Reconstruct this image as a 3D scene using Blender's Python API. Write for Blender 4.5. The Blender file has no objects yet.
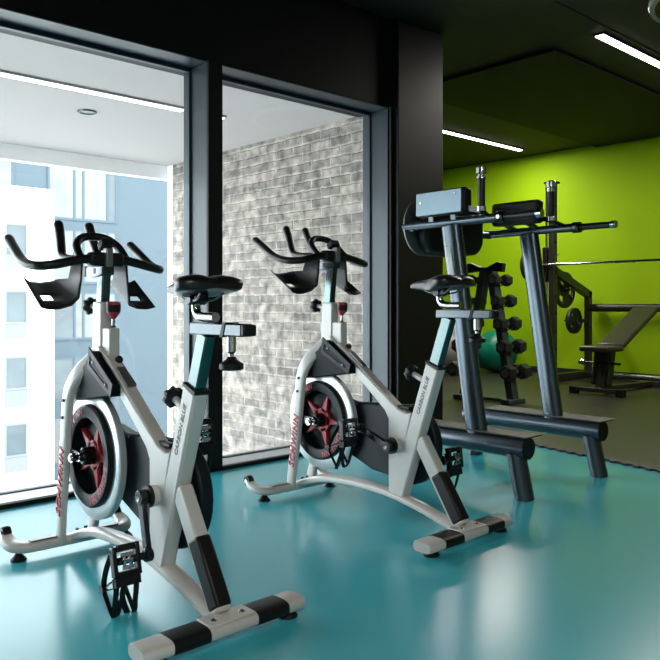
import bpy, bmesh, math, random
from mathutils import Vector, Matrix
random.seed(4)
PI = math.pi
S = bpy.context.scene
C = S.collection

# ------------------------------------------------------------------ camera, world, exposure
cam_d = bpy.data.cameras.new('camera')
cam_d.sensor_width = 36.0
cam_d.lens = 36.0 * 750.0 / 660.0
cam_d.shift_y = -25.0 / 660.0
cam_d.clip_start = 0.05
cam_d.clip_end = 400
cam = bpy.data.objects.new('camera', cam_d)
C.objects.link(cam)
cam.location = (0, 0, 0.95)
cam.rotation_euler = (PI / 2, 0, -math.atan2(750.0, 820.0))
S.camera = cam
S.view_settings.view_transform = 'Standard'
S.view_settings.look = 'None'
S.view_settings.exposure = 0.6
S.view_settings.gamma = 1.0
S.view_settings.use_curve_mapping = False

w = bpy.data.worlds.new('sky')
S.world = w
w.use_nodes = True
bg = w.node_tree.nodes['Background']
bg.inputs['Color'].default_value = (0.94, 0.975, 1.0, 1)
bg.inputs['Strength'].default_value = 6.0
SKY = bg
def portal(name, loc, sx, sz):
    l = bpy.data.lights.new(name, 'AREA')
    l.shape = 'RECTANGLE'
    l.size = sx
    l.size_y = sz
    l.cycles.is_portal = True
    o = bpy.data.objects.new(name, l)
    C.objects.link(o)
    o.location = loc
    o.rotation_euler = (-PI / 2, 0, 0)
portal('daylight_portal', (1.33, 3.90, 1.18), 5.2, 2.4)
LAMP_W = 47.0      # power of one 2.4 m linear ceiling lamp

# ------------------------------------------------------------------ materials
def pm(name, col, rough=0.5, metal=0.0, spec=0.5, coat=0.0, noise=0.0, nscale=30.0, bump=0.0, bscale=200.0, emit=None):
    m = bpy.data.materials.new(name)
    m.use_nodes = True
    nt = m.node_tree
    b = nt.nodes['Principled BSDF']
    b.inputs['Base Color'].default_value = (*col, 1)
    b.inputs['Roughness'].default_value = rough
    b.inputs['Metallic'].default_value = metal
    b.inputs['Specular IOR Level'].default_value = spec
    if coat:
        b.inputs['Coat Weight'].default_value = coat
        b.inputs['Coat Roughness'].default_value = 0.12
    if emit:
        b.inputs['Emission Color'].default_value = (*emit[0], 1)
        b.inputs['Emission Strength'].default_value = emit[1]
    tc = nt.nodes.new('ShaderNodeTexCoord')
    if noise:
        n = nt.nodes.new('ShaderNodeTexNoise')
        n.inputs['Scale'].default_value = nscale
        n.inputs['Detail'].default_value = 4
        nt.links.new(tc.outputs['Object'], n.inputs['Vector'])
        r = nt.nodes.new('ShaderNodeMapRange')
        r.inputs['To Min'].default_value = 1 - noise
        r.inputs['To Max'].default_value = 1 + noise
        nt.links.new(n.outputs['Fac'], r.inputs['Value'])
        mx = nt.nodes.new('ShaderNodeMix')
        mx.data_type = 'RGBA'
        mx.blend_type = 'MULTIPLY'
        mx.inputs['Factor'].default_value = 1
        mx.inputs['A'].default_value = (*col, 1)
        nt.links.new(r.outputs['Result'], mx.inputs['B'])
        nt.links.new(mx.outputs['Result'], b.inputs['Base Color'])
    if bump:
        n2 = nt.nodes.new('ShaderNodeTexNoise')
        n2.inputs['Scale'].default_value = bscale
        nt.links.new(tc.outputs['Object'], n2.inputs['Vector'])
        bp = nt.nodes.new('ShaderNodeBump')
        bp.inputs['Strength'].default_value = bump
        bp.inputs['Distance'].default_value = 0.002
        nt.links.new(n2.outputs['Fac'], bp.inputs['Height'])
        nt.links.new(bp.outputs['Normal'], b.inputs['Normal'])
    return m

M = {}
M['bike_white'] = pm('bike_white', (0.56, 0.54, 0.515), 0.32, 0, 0.5, 0.3, noise=0.03)
M['black_plastic'] = pm('black_plastic', (0.006, 0.006, 0.0065), 0.45, 0, 0.3, bump=0.15, bscale=900)
M['black_gloss'] = pm('black_gloss', (0.006, 0.006, 0.0065), 0.25, 0, 0.4)
M['grip_rubber'] = pm('grip_rubber', (0.006, 0.0055, 0.0055), 0.36, 0, 0.4, bump=0.2, bscale=700)
M['guard_plastic'] = pm('guard_plastic', (0.007, 0.012, 0.0155), 0.45, 0, 0.18, bump=0.1, bscale=600)
M['cover_plastic'] = pm('cover_plastic', (0.005, 0.006, 0.007), 0.50, 0, 0.10, bump=0.1, bscale=600)
M['saddle_vinyl'] = pm('saddle_vinyl', (0.008, 0.007, 0.007), 0.30, bump=0.12, bscale=500)
M['chrome'] = pm('chrome', (0.55, 0.56, 0.58), 0.14, 1.0)
M['alu'] = pm('brushed_aluminium', (0.075, 0.088, 0.095), 0.24, 1.0, noise=0.08, nscale=60)
M['post_metal'] = pm('post_metal', (0.105, 0.145, 0.145), 0.26, 1.0, noise=0.08, nscale=40)
M['flywheel_silver'] = pm('flywheel_silver', (0.60, 0.64, 0.66), 0.30, 0.55, noise=0.04)
M['flywheel_dark'] = pm('flywheel_dark', (0.006, 0.010, 0.012), 0.38, 0, 0.15)
M['red'] = pm('red_paint', (0.42, 0.022, 0.040), 0.4)
M['lettering_red'] = pm('lettering_red', (0.48, 0.02, 0.055), 0.4)
M['lettering_grey'] = pm('lettering_grey', (0.06, 0.065, 0.07), 0.4)
M['plate_grey'] = pm('plate_grey', (0.20, 0.21, 0.21), 0.35, 0.6)
M['dip_metal'] = pm('gunmetal_paint', (0.068, 0.090, 0.107), 0.26, 0.75, 0.5, noise=0.06, nscale=25)
M['dip_plate'] = pm('backing_plate_metal', (0.14, 0.19, 0.22), 0.36, 0.85, noise=0.05)
M['dip_foot'] = pm('foot_plate_rubber', (0.060, 0.054, 0.050), 0.55, noise=0.2, nscale=90)
M['pad_vinyl'] = pm('pad_vinyl', (0.010, 0.009, 0.009), 0.5, 0, 0.3, bump=0.15, bscale=400)
M['sticker'] = pm('sticker', (0.62, 0.66, 0.68), 0.5, noise=0.25, nscale=120)
M['rack_steel'] = pm('rack_steel', (0.045, 0.060, 0.066), 0.42, 0.3)
M['dumbbell_rubber'] = pm('dumbbell_rubber', (0.014, 0.014, 0.015), 0.42, noise=0.2)
M['ball_green'] = pm('ball_green', (0.0, 0.20, 0.125), 0.36)
M['ball_grey'] = pm('ball_grey', (0.27, 0.24, 0.22), 0.42)
M['smith_steel'] = pm('smith_steel', (0.030, 0.028, 0.024), 0.42, 0.3)
M['iron'] = pm('plate_rubber', (0.014, 0.014, 0.014), 0.45)
M['bench_vinyl'] = pm('bench_vinyl', (0.028, 0.022, 0.018), 0.34, bump=0.1, bscale=300)
M['lime'] = pm('lime_paint', (0.315, 0.52, 0.001), 0.75, 0, 0.25, noise=0.03, nscale=1.5)
M['frame_metal'] = pm('window_frame_metal', (0.017, 0.031, 0.041), 0.42, 0.15, 0.4, 0.12)
M['sill_metal'] = pm('sill_metal', (0.42, 0.46, 0.48), 0.35, 0.3)
M['black_wall'] = pm('black_wall', (0.004, 0.004, 0.004), 0.55, 0, 0.25)
M['black_ceiling'] = pm('black_ceiling', (0.007, 0.007, 0.0075), 0.7)
M['column_metal'] = pm('column_metal', (0.016, 0.0135, 0.012), 0.42, 0.35, 0.4, noise=0.06, nscale=3)
M['ceiling_dark'] = pm('ceiling_dark', (0.026, 0.020, 0.020), 0.75, noise=0.15, nscale=2)
M['raft_dark'] = pm('raft_dark', (0.006, 0.006, 0.006), 0.85)
M['room_wall'] = pm('room_wall', (0.46, 0.45, 0.43), 0.8, noise=0.03, nscale=2)
M['soffit'] = pm('soffit_plaster', (0.37, 0.35, 0.345), 0.85, noise=0.05, nscale=2.5)
M['white_paint'] = pm('white_paint', (0.95, 0.95, 0.95), 0.6)
M['white_render'] = pm('white_render', (0.93, 0.93, 0.93), 0.9)
M['pale_panel'] = pm('pale_panel', (0.145, 0.153, 0.153), 0.7)
M['blue_render'] = pm('blue_render', (0.060, 0.084, 0.100), 0.85, noise=0.05, nscale=0.6)
M['blue_frame'] = pm('blue_frame', (0.034, 0.062, 0.084), 0.5)
M['far_glass'] = pm('far_glass', (0.125, 0.135, 0.13), 0.08, 0.0, 0.5, noise=0.45, nscale=0.55)
M['far_glass_dark'] = pm('far_glass_dark', (0.058, 0.076, 0.084), 0.08, 0.0, 0.5, noise=0.5, nscale=0.9)
M['ground'] = pm('paving', (0.42, 0.43, 0.42), 0.9, noise=0.1, nscale=0.4)
M['edge_rubber'] = pm('edge_rubber', (0.010, 0.010, 0.010), 0.6)
M['white_mark'] = pm('white_mark', (0.75, 0.75, 0.75), 0.5)

def emission(name, col, st):
    m = bpy.data.materials.new(name)
    m.use_nodes = True
    nt = m.node_tree
    nt.nodes.clear()
    e = nt.nodes.new('ShaderNodeEmission')
    e.inputs['Color'].default_value = (*col, 1)
    e.inputs['Strength'].default_value = st
    o = nt.nodes.new('ShaderNodeOutputMaterial')
    nt.links.new(e.outputs[0], o.inputs[0])
    return m
M['lamp'] = emission('lamp_diffuser', (1.0, 0.97, 0.92), 9.0)
M['lamp_out'] = emission('outside_lamp_diffuser', (1.0, 0.98, 0.95), 3.0)

def glass_mat():
    m = bpy.data.materials.new('window_glass')
    m.use_nodes = True
    nt = m.node_tree
    nt.nodes.clear()
    tr = nt.nodes.new('ShaderNodeBsdfTransparent')
    tr.inputs[0].default_value = (0.94, 0.975, 0.985, 1)
    gl = nt.nodes.new('ShaderNodeBsdfGlossy')
    gl.inputs['Roughness'].default_value = 0.0
    lw = nt.nodes.new('ShaderNodeLayerWeight')
    lw.inputs['Blend'].default_value = 0.5
    p = nt.nodes.new('ShaderNodeMath')
    p.operation = 'POWER'
    p.inputs[1].default_value = 4
    mr = nt.nodes.new('ShaderNodeMapRange')
    mr.inputs['To Min'].default_value = 0.045
    mr.inputs['To Max'].default_value = 0.7
    mx = nt.nodes.new('ShaderNodeMixShader')
    o = nt.nodes.new('ShaderNodeOutputMaterial')
    nt.links.new(lw.outputs['Facing'], p.inputs[0])
    nt.links.new(p.outputs[0], mr.inputs['Value'])
    nt.links.new(mr.outputs[0], mx.inputs[0])
    nt.links.new(tr.outputs[0], mx.inputs[1])
    nt.links.new(gl.outputs[0], mx.inputs[2])
    nt.links.new(mx.outputs[0], o.inputs[0])
    return m
M['glass'] = glass_mat()

def floor_mat(name, col, rough, spec, noise):
    m = pm(name, col, rough, 0, spec, noise=noise, nscale=1.3)
    nt = m.node_tree
    b = nt.nodes['Principled BSDF']
    tc = nt.nodes.new('ShaderNodeTexCoord')
    n = nt.nodes.new('ShaderNodeTexNoise')
    n.inputs['Scale'].default_value = 6
    n.inputs['Detail'].default_value = 5
    nt.links.new(tc.outputs['Object'], n.inputs['Vector'])
    r = nt.nodes.new('ShaderNodeMapRange')
    r.inputs['To Min'].default_value = rough
    r.inputs['To Max'].default_value = rough
    nt.links.new(n.outputs['Fac'], r.inputs['Value'])
    nt.links.new(r.outputs[0], b.inputs['Roughness'])
    return m
M['teal_floor'] = floor_mat('teal_vinyl_floor', (0.050, 0.45, 0.535), 0.24, 0.6, 0.03)
M['olive_floor'] = floor_mat('dark_rubber_floor', (0.022, 0.019, 0.013), 0.40, 0.42, 0.12)

def brick_mat():
    m = bpy.data.materials.new('brick')
    m.use_nodes = True
    nt = m.node_tree
    b = nt.nodes['Principled BSDF']
    b.inputs['Roughness'].default_value = 0.9
    g = nt.nodes.new('ShaderNodeNewGeometry')
    sx = nt.nodes.new('ShaderNodeSeparateXYZ')
    cx = nt.nodes.new('ShaderNodeCombineXYZ')
    nt.links.new(g.outputs['Position'], sx.inputs[0])
    nt.links.new(sx.outputs['Y'], cx.inputs['X'])
    nt.links.new(sx.outputs['Z'], cx.inputs['Y'])
    # a little waviness in the courses
    n0 = nt.nodes.new('ShaderNodeTexNoise')
    n0.inputs['Scale'].default_value = 14
    nt.links.new(g.outputs['Position'], n0.inputs['Vector'])
    mxv = nt.nodes.new('ShaderNodeVectorMath')
    mxv.operation = 'MULTIPLY_ADD'
    mxv.inputs[1].default_value = (0.036, 0.026, 0)
    nt.links.new(n0.outputs['Color'], mxv.inputs[0])
    nt.links.new(cx.outputs[0], mxv.inputs[2])
    br = nt.nodes.new('ShaderNodeTexBrick')
    br.inputs['Scale'].default_value = 1
    br.inputs['Brick Width'].default_value = 0.225
    br.inputs['Row Height'].default_value = 0.075
    br.inputs['Mortar Size'].default_value = 0.012
    br.inputs['Mortar Smooth'].default_value = 0.6
    br.inputs['Bias'].default_value = -0.1
    br.inputs['Color1'].default_value = (0.26, 0.235, 0.212, 1)
    br.inputs['Color2'].default_value = (0.135, 0.122, 0.115, 1)
    br.inputs['Mortar'].default_value = (0.27, 0.258, 0.243, 1)
    nt.links.new(mxv.outputs[0], br.inputs['Vector'])
    n = nt.nodes.new('ShaderNodeTexNoise')
    n.inputs['Scale'].default_value = 11
    n.inputs['Detail'].default_value = 8
    nt.links.new(g.outputs['Position'], n.inputs['Vector'])
    cr = nt.nodes.new('ShaderNodeValToRGB')
    cr.color_ramp.elements[0].position = 0.32
    cr.color_ramp.elements[0].color = (0.55, 0.53, 0.53, 1)
    cr.color_ramp.elements[1].position = 0.66
    cr.color_ramp.elements[1].color = (1.65, 1.60, 1.52, 1)
    nt.links.new(n.outputs['Fac'], cr.inputs[0])
    mx = nt.nodes.new('ShaderNodeMix')
    mx.data_type = 'RGBA'
    mx.blend_type = 'MULTIPLY'
    mx.inputs['Factor'].default_value = 1
    nt.links.new(br.outputs['Color'], mx.inputs['A'])
    nt.links.new(cr.outputs[0], mx.inputs['B'])
    nt.links.new(mx.outputs['Result'], b.inputs['Base Color'])
    ad = nt.nodes.new('ShaderNodeMath')
    ad.operation = 'MULTIPLY_ADD'
    ad.inputs[1].default_value = -1.0
    nt.links.new(br.outputs['Fac'], ad.inputs[0])
    nt.links.new(n.outputs['Fac'], ad.inputs[2])
    bp = nt.nodes.new('ShaderNodeBump')
    bp.inputs['Strength'].default_value = 0.8
    bp.inputs['Distance'].default_value = 0.012
    nt.links.new(ad.outputs[0], bp.inputs['Height'])
    nt.links.new(bp.outputs['Normal'], b.inputs['Normal'])
    return m
M['brick'] = brick_mat()

# ------------------------------------------------------------------ mesh helpers
def catmull(pts, n=6):
    P = [Vector(p) for p in pts]
    if len(P) < 3:
        return P
    out = []
    for i in range(len(P) - 1):
        p0 = P[i - 1] if i else P[0] * 2 - P[1]
        p1, p2 = P[i], P[i + 1]
        p3 = P[i + 2] if i + 2 < len(P) else P[-1] * 2 - P[-2]
        for k in range(n):
            t = k / n
            out.append(0.5 * ((2 * p1) + (p2 - p0) * t + (2 * p0 - 5 * p1 + 4 * p2 - p3) * t * t + (3 * p1 - p0 - 3 * p2 + p3) * t ** 3))
    out.append(P[-1])
    return out

class MB:
    def __init__(self):
        self.bm = bmesh.new()
    def hexa(self, pts):
        v = [self.bm.verts.new(p) for p in pts]
        for f in ((3, 2, 1, 0), (4, 5, 6, 7), (0, 1, 5, 4), (1, 2, 6, 5), (2, 3, 7, 6), (3, 0, 4, 7)):
            self.bm.faces.new([v[i] for i in f])
        return self
    def box(self, lo, hi):
        x0, y0, z0 = lo
        x1, y1, z1 = hi
        return self.hexa([(x0, y0, z0), (x1, y0, z0), (x1, y1, z0), (x0, y1, z0), (x0, y0, z1), (x1, y0, z1), (x1, y1, z1), (x0, y1, z1)])
    def obox(self, c, ax, hs):
        c = Vector(c)
        X, Y, Z = [Vector(a).normalized() * h for a, h in zip(ax, hs)]
        return self.hexa([c - X - Y - Z, c + X - Y - Z, c + X + Y - Z, c - X + Y - Z, c - X - Y + Z, c + X - Y + Z, c + X + Y + Z, c - X + Y + Z])
    def bar(self, a, b, wx, wn, side=(1, 0, 0)):
        """rectangular bar from a to b; wx full width along side, wn full width across"""
        a, b = Vector(a), Vector(b)
        d = (b - a)
        n = d.cross(Vector(side))
        return self.obox((a + b) / 2, (Vector(side), n, d), (wx / 2, wn / 2, d.length / 2))
    def rings(self, rings, cap=True, closed=False):
        R = [[self.bm.verts.new(p) for p in r] for r in rings]
        n = len(R[0])
        m = len(R)
        for i in range(m - 1 if not closed else m):
            A, B = R[i], R[(i + 1) % m]
            for k in range(n):
                self.bm.faces.new((A[k], A[(k + 1) % n], B[(k + 1) % n], B[k]))
        if cap and not closed:
            self.bm.faces.new(list(reversed(R[0])))
            self.bm.faces.new(R[-1])
        return self
    def tube(self, path, r, seg=14, cap=True, smooth=0, side=None, rr=None, power=1.0):
        """r radius or (ra, rb) with ra along side"""
        P = catmull(path, smooth) if smooth else [Vector(p) for p in path]
        rg = []
        prev = None
        for i, p in enumerate(P):
            t = (P[min(i + 1, len(P) - 1)] - P[max(i - 1, 0)]).normalized()
            if side is not None:
                u = Vector(side) - t * Vector(side).dot(t)
                u.normalize()
            elif prev is None:
                u = t.orthogonal().normalized()
            else:
                u = prev - t * prev.dot(t)
                u.normalize()
            prev = u
            v = t.cross(u)
            ra, rb = r if isinstance(r, tuple) else (r, r)
            k = 1.0 if rr is None else rr[min(len(rr) - 1, i)]
            ring = []
            for j in range(seg):
                a = 2 * PI * j / seg
                ca, sa = math.cos(a), math.sin(a)
                if power != 1.0:
                    ca = math.copysign(abs(ca) ** power, ca)
                    sa = math.copysign(abs(sa) ** power, sa)
                ring.append(p + u * (ca * ra * k) + v * (sa * rb * k))
            rg.append(ring)
        return self.rings(rg, cap)
    def cyl(self, a, b, r, r2=None, seg=20):
        a, b = Vector(a), Vector(b)
        t = (b - a).normalized()
        u = t.orthogonal().normalized()
        v = t.cross(u)
        r2 = r if r2 is None else r2
        f = lambda p, q: [p + u * math.cos(2 * PI * j / seg) * q + v * math.sin(2 * PI * j / seg) * q for j in range(seg)]
        return self.rings([f(a, r), f(b, r2)])
    def lathe(self, c, axis, prof, seg=40, closed=False):
        """prof: list of (offset along axis, radius)"""
        c = Vector(c)
        t = Vector(axis).normalized()
        u = t.orthogonal().normalized()
        v = t.cross(u)
        rg = []
        for o, r in prof:
            rg.append([c + t * o + (u * math.cos(2 * PI * j / seg) + v * math.sin(2 * PI * j / seg)) * max(r, 1e-4) for j in range(seg)])
        return self.rings(rg, True, closed)
    def prism(self, poly, x0, x1, axis='x'):
        """polygon of 2D points extruded; axis x: poly=(y,z); y: (x,z); z: (x,y)"""
        f = {'x': lambda a, b, t: (t, a, b), 'y': lambda a, b, t: (a, t, b), 'z': lambda a, b, t: (a, b, t)}[axis]
        A = [self.bm.verts.new(f(a, b, x0)) for a, b in poly]
        B = [self.bm.verts.new(f(a, b, x1)) for a, b in poly]
        n = len(poly)
        self.bm.faces.new(list(reversed(A)))
        self.bm.faces.new(B)
        for i in range(n):
            self.bm.faces.new((A[i], A[(i + 1) % n], B[(i + 1) % n], B[i]))
        return self
    def sphere(self, c, r, seg=24):
        prof = [(-r * math.cos(PI * i / 14), r * math.sin(PI * i / 14)) for i in range(15)]
        return self.lathe(c, (0, 0, 1), prof, seg)
    def build(self, name, mat, parent=None, bevel=0.0, loc=None, kind=None, sharp=35, segs=2, label=None):
        bm = self.bm
        bmesh.ops.recalc_face_normals(bm, faces=bm.faces)
        me = bpy.data.meshes.new(name)
        bm.to_mesh(me)
        bm.free()
        if loc is not None:
            me.transform(Matrix.Translation(-Vector(loc)))
        for p in me.polygons:
            p.use_smooth = True
        me.set_sharp_from_angle(angle=math.radians(sharp))
        me.materials.append(M[mat] if isinstance(mat, str) else mat)
        o = bpy.data.objects.new(name, me)
        C.objects.link(o)
        if loc is not None:
            o.location = loc
        if parent is not None:
            o.parent = parent
        if bevel:
            b = o.modifiers.new('bevel', 'BEVEL')
            b.width = bevel
            b.segments = segs
            b.limit_method = 'ANGLE'
            b.angle_limit = math.radians(40)
            b.harden_normals = False
        if kind:
            o['kind'] = kind
        if label:
            o['label'] = label
        return o

def tag(o, label, cat, group=None):
    o['label'] = label
    o['category'] = cat
    if group:
        o['group'] = group
    return o
def empty(name, loc=(0, 0, 0), rz=0.0):
    o = bpy.data.objects.new(name, None)
    o.empty_display_size = 0.1
    o.location = loc
    o.rotation_euler = (0, 0, rz)
    C.objects.link(o)
    return o
def copy_tree(o, parent=None):
    c = o.copy()
    C.objects.link(c)
    if parent is not None:
        c.parent = parent
    for ch in list(o.children):
        copy_tree(ch, c)
    return c
def text_part(name, txt, size, mat, origin, xdir, ydir, parent, shear=0.0, weight=0.0, spacing=1.0, depth=0.0006):
    """lettering mesh: letters run along xdir, stand along ydir, from origin"""
    cu = bpy.data.curves.new(name, 'FONT')
    cu.body = txt
    cu.size = size
    cu.shear = shear
    cu.offset = weight
    cu.space_character = spacing
    cu.extrude = depth
    cu.resolution_u = 3
    t = bpy.data.objects.new(name + '_curve', cu)
    C.objects.link(t)
    bpy.context.view_layer.update()
    me = bpy.data.meshes.new_from_object(t.evaluated_get(bpy.context.evaluated_depsgraph_get()))
    bpy.data.objects.remove(t)
    bpy.data.curves.remove(cu)
    X = Vector(xdir).normalized()
    Y = Vector(ydir)
    Y = (Y - X * Y.dot(X)).normalized()
    Z = X.cross(Y)
    m = Matrix((X, Y, Z)).transposed().to_4x4()
    m.translation = Vector(origin)
    me.transform(m)
    me.materials.clear()
    me.materials.append(M[mat])
    o = bpy.data.objects.new(name, me)
    C.objects.link(o)
    o.parent = parent
    return o

ST = 'structure'
# ------------------------------------------------------------------ the room
VW = 3.61           # inner face of the window wall
ZS = 2.337          # window head
ZN = 2.96           # black ceiling over the bikes
ZC = 3.07           # ceiling of the free-weights area
UG = 9.30           # green wall
e_u = lambda v: 4.465 + (v - 2.81) * 0.19       # seam between the two floors
MB().prism([(-4, -4), (e_u(-4), -4), (e_u(3.62), 3.62), (-4, 3.62)], -0.1, 0.0, 'z').build('floor', 'teal_floor', kind=ST)
MB().prism([(e_u(-4), -4), (UG, -4), (UG, 7.7), (4.6, 7.7), (4.3, 6.8), (e_u(3.62), 3.62)], -0.1, 0.004, 'z').build('floor_rubber', 'olive_floor', kind=ST)
# interlocking black edge between the floors
poly_l, poly_r = [], []
v = -4.0
i = 0
while v < 3.6:
    for dv, du in ((0, 0.0), (0.012, -0.020), (0.040, -0.020), (0.052, 0.0)):
        poly_l.append((e_u(v + dv) - 0.03 + du, v + dv))
    v += 0.08
poly_r = [(e_u(3.6) + 0.03, 3.6), (e_u(-4) + 0.03, -4)]
MB().prism(poly_l + poly_r, 0.0, 0.012, 'z').build('trim_1', 'edge_rubber', kind=ST)

MB().box((-4, -4.1, 0), (UG, -4, 3.3)).build('wall_behind', 'room_wall', kind=ST)
MB().box((-4.1, -4, 0), (-4, 3.8, 3.3)).build('wall_left', 'room_wall', kind=ST)
MB().box((UG, -4, 0), (UG + 0.12, 7.7, 3.3)).build('wall_green', 'lime', kind=ST)
MB().box((5.0, 7.6, 0), (UG - 0.001, 7.72, 3.3)).build('wall_back', 'lime', kind=ST)
MB().box((UG - 0.012, -4, 0.0045), (UG - 0.0005, 7.59, 0.085)).build('baseboard_green', 'edge_rubber', kind=ST)
# ceilings
MB().box((-4.1, -4.1, ZN), (4.45, 3.62, ZN + 0.3)).build('ceiling_black', 'black_ceiling', kind=ST)
MB().prism([(4.45, -4.1), (UG + 0.12, -4.1), (UG + 0.12, 7.72), (4.95, 7.72), (4.45, 7.0)], ZC, ZC + 0.2, 'z').build('ceiling', 'ceiling_dark', kind=ST)
for k, v_ in enumerate((2.80, 0.05, -2.6)):
    MB().box((4.46, v_ - 0.006, ZC - 0.004), (UG, v_ + 0.006, ZC - 0.0005)).build('trim_%d' % (10 + k), 'raft_dark', kind=ST)
MB().box((5.51, 3.305, 3.035), (9.28, 4.94, 3.055)).build('ceiling_raft', 'raft_dark', kind=ST, bevel=0.004)
# window wall: black band over the windows, wall left of them, pillar on the right
MB().box((-1.4, VW, ZS), (4.386, 3.95, 3.3)).build('wall_over_windows', 'black_wall', kind=ST)
MB().box((-4.1, VW, -4), (-1.4, 4.0, 3.3)).build('wall_window_side', 'black_wall', kind=ST)
MB().box((-1.4, VW + 0.02, -4), (3.899, 3.86, -0.02)).build('wall_under_windows', 'black_wall', kind=ST)
MB().box((3.8965, 3.55, 0.0005), (4.386, 3.860, 2.959)).build('pillar', 'column_metal', kind=ST, bevel=0.004)
MB().prism([(4.26, 3.8605), (4.39, 3.8605), (4.39, 6.85), (5.05, 7.59), (5.05, 7.72), (4.9, 7.72), (4.26, 6.85)], 0, 3.3, 'z').build('wall_inner', 'black_wall', kind=ST)
# brick flank of the loggia outside
MB().box((3.90, 3.861, -9), (4.259, 6.59, 2.3495)).build('wall_brick', 'brick', kind=ST)
MB().box((-6, 3.86, 2.35), (4.259, 6.80, 3.3)).build('ceiling_outside', 'soffit', kind=ST)
MB().box((-6, 6.69, 2.215), (4.25, 6.78, 2.3495)).build('trim_2', 'white_paint', kind=ST)
MB().box((3.896, 6.591, -9), (4.25, 6.689, 2.3495)).build('trim_3', 'white_paint', kind=ST)
MB().box((-60, 4.2, -9.3), (90, 90, -9.0)).build('ground_outside', 'ground', kind=ST)

# windows
def window(n, u0, u1, jl, jr):
    root = empty('window_%d' % n, ((u0 + u1) / 2, VW, 0))
    root['kind'] = ST
    o = Vector(root.location)
    sub = lambda a: tuple(Vector(a) - o)
    f = MB()
    D0, D1 = VW + 0.002, VW + 0.25
    f.box(sub((u0, D0, ZS - 0.006)), sub((u1, D1, ZS - 0.001)))
    MB().box(sub((u0, D0, 0.0)), sub((u1, D1, 0.0255))).build('sill', 'sill_metal', root, bevel=0.002)
    f.box(sub((u0, D0, 0.026)), sub((u0 + jl, D1, ZS - 0.006)))
    f.box(sub((u1 - jr, D0, 0.026)), sub((u1, D1, ZS - 0.006)))
    f.build('window_frame', 'frame_metal', root, bevel=0.003)
    b = MB()
    g0, g1 = VW + 0.165, VW + 0.20
    a0, a1 = u0 + jl, u1 - jr
    q = 0.014
    for lo, hi in (((a0, g0, 0.026), (a1, g1, 0.031)), ((a0, g0, ZS - 0.030), (a1, g1, ZS - 0.006)),
                   ((a0, g0, 0.031), (a0 + q, g1, ZS - 0.030)), ((a1 - q, g0, 0.031), (a1, g1, ZS - 0.030))):
        b.box(sub(lo), sub(hi))
    b.build('glazing_bead', 'frame_metal', root, bevel=0.003)
    MB().box(sub((a0 + q, g0 + 0.012, 0.031)), sub((a1 - q, g0 + 0.024, ZS - 0.030))).build('glass_pane', 'glass', root)
    c = MB()
    c.box(sub((u0, VW - 0.018, 0.0005)), sub((u1, VW, 0.022)))
    c.build('sill_strip', 'black_wall', root, bevel=0.002)
    return root
window(1, -1.4, 2.40, 0.05, 0.044)
window(2, 2.40, 3.895, 0.044, 0.042)
MB().box((2.352, VW - 0.022, 0.0225), (2.448, VW, ZS)).build('trim_4', 'black_wall', kind=ST, bevel=0.002)
MB().box((3.862, VW - 0.022, 0.0225), (3.894, VW, ZS)).build('trim_5', 'black_wall', kind=ST, bevel=0.002)

# ------------------------------------------------------------------ buildings across the court
def facade(name, v, u0, u1, z0, z1, depth, wmat):
    r = empty(name, ((u0 + u1) / 2, v, z0))
    o = Vector(r.location)
    MB().box(Vector((u0, v, z0)) - o, Vector((u1, v + depth, z1)) - o).build('wall', wmat, r)
    return r, o
def px(x, y, v):
    """point on the plane at distance v seen at photo pixel x, y"""
    th = math.atan(820 / 750.0)
    c, s = math.cos(th), math.sin(th)
    X = (x - 330) / 750.0
    d = v / (s - X * c)
    return d * (c + X * s), 0.95 + d * (305 - y) / 750.0
V1 = 32.0
uR, zT = px(54, 190, V1)
wb, o1 = facade('apartment_building', V1, uR - 16, uR, -9, zT, 6, 'white_render')
uw0, _ = px(4, 300, V1)
uw1, _ = px(27.5, 300, V1)
rows = [(223, 257, 272), (290, 324, 340), (356, 390, 407), (423, 457, 472)]
for ya, yb, yc in rows:
    za, zb, zc = [px(15, q, V1)[1] for q in (ya, yb, yc)]
    for k in range(3):
        du = -k * 3.6
        f = MB()
        A0, A1 = uw0 + du - o1.x, uw1 + du - o1.x
        fr = 0.09
        f.box((A0, -0.05, zb - o1.z), (A1, 0.02, zb + fr - o1.z)).box((A0, -0.05, za - fr - o1.z), (A1, 0.02, za - o1.z))
        f.box((A0, -0.05, zb + fr - o1.z), (A0 + fr, 0.02, za - fr - o1.z)).box((A1 - fr, -0.05, zb + fr - o1.z), (A1, 0.02, za - fr - o1.z))
        wf = f.build('window', 'pale_panel', wb)
        MB().box((A0 + fr, -0.02, zb + fr - o1.z), (A1 - fr, 0.015, za - fr - o1.z)).build('pane', 'far_glass_dark', wf)
        MB().box((A0, -0.03, zc - o1.z), (A1, 0.01, zb - o1.z - 0.01)).build('spandrel_panel', 'pale_panel', wb)
tag(wb, 'white rendered apartment block across the court with small square windows', 'building')
V2 = 42.0
uL2, zT2 = px(-60, 60, V2)
uR2, _ = px(210, 60, V2)
bb_, o2 = facade('office_building', V2, uL2 - 6, uR2 + 14, -9, zT2, 6, 'blue_render')
bands = [(167, 221), (229, 284), (291, 340), (356, 401), (414, 462), (475, 520)]
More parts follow.
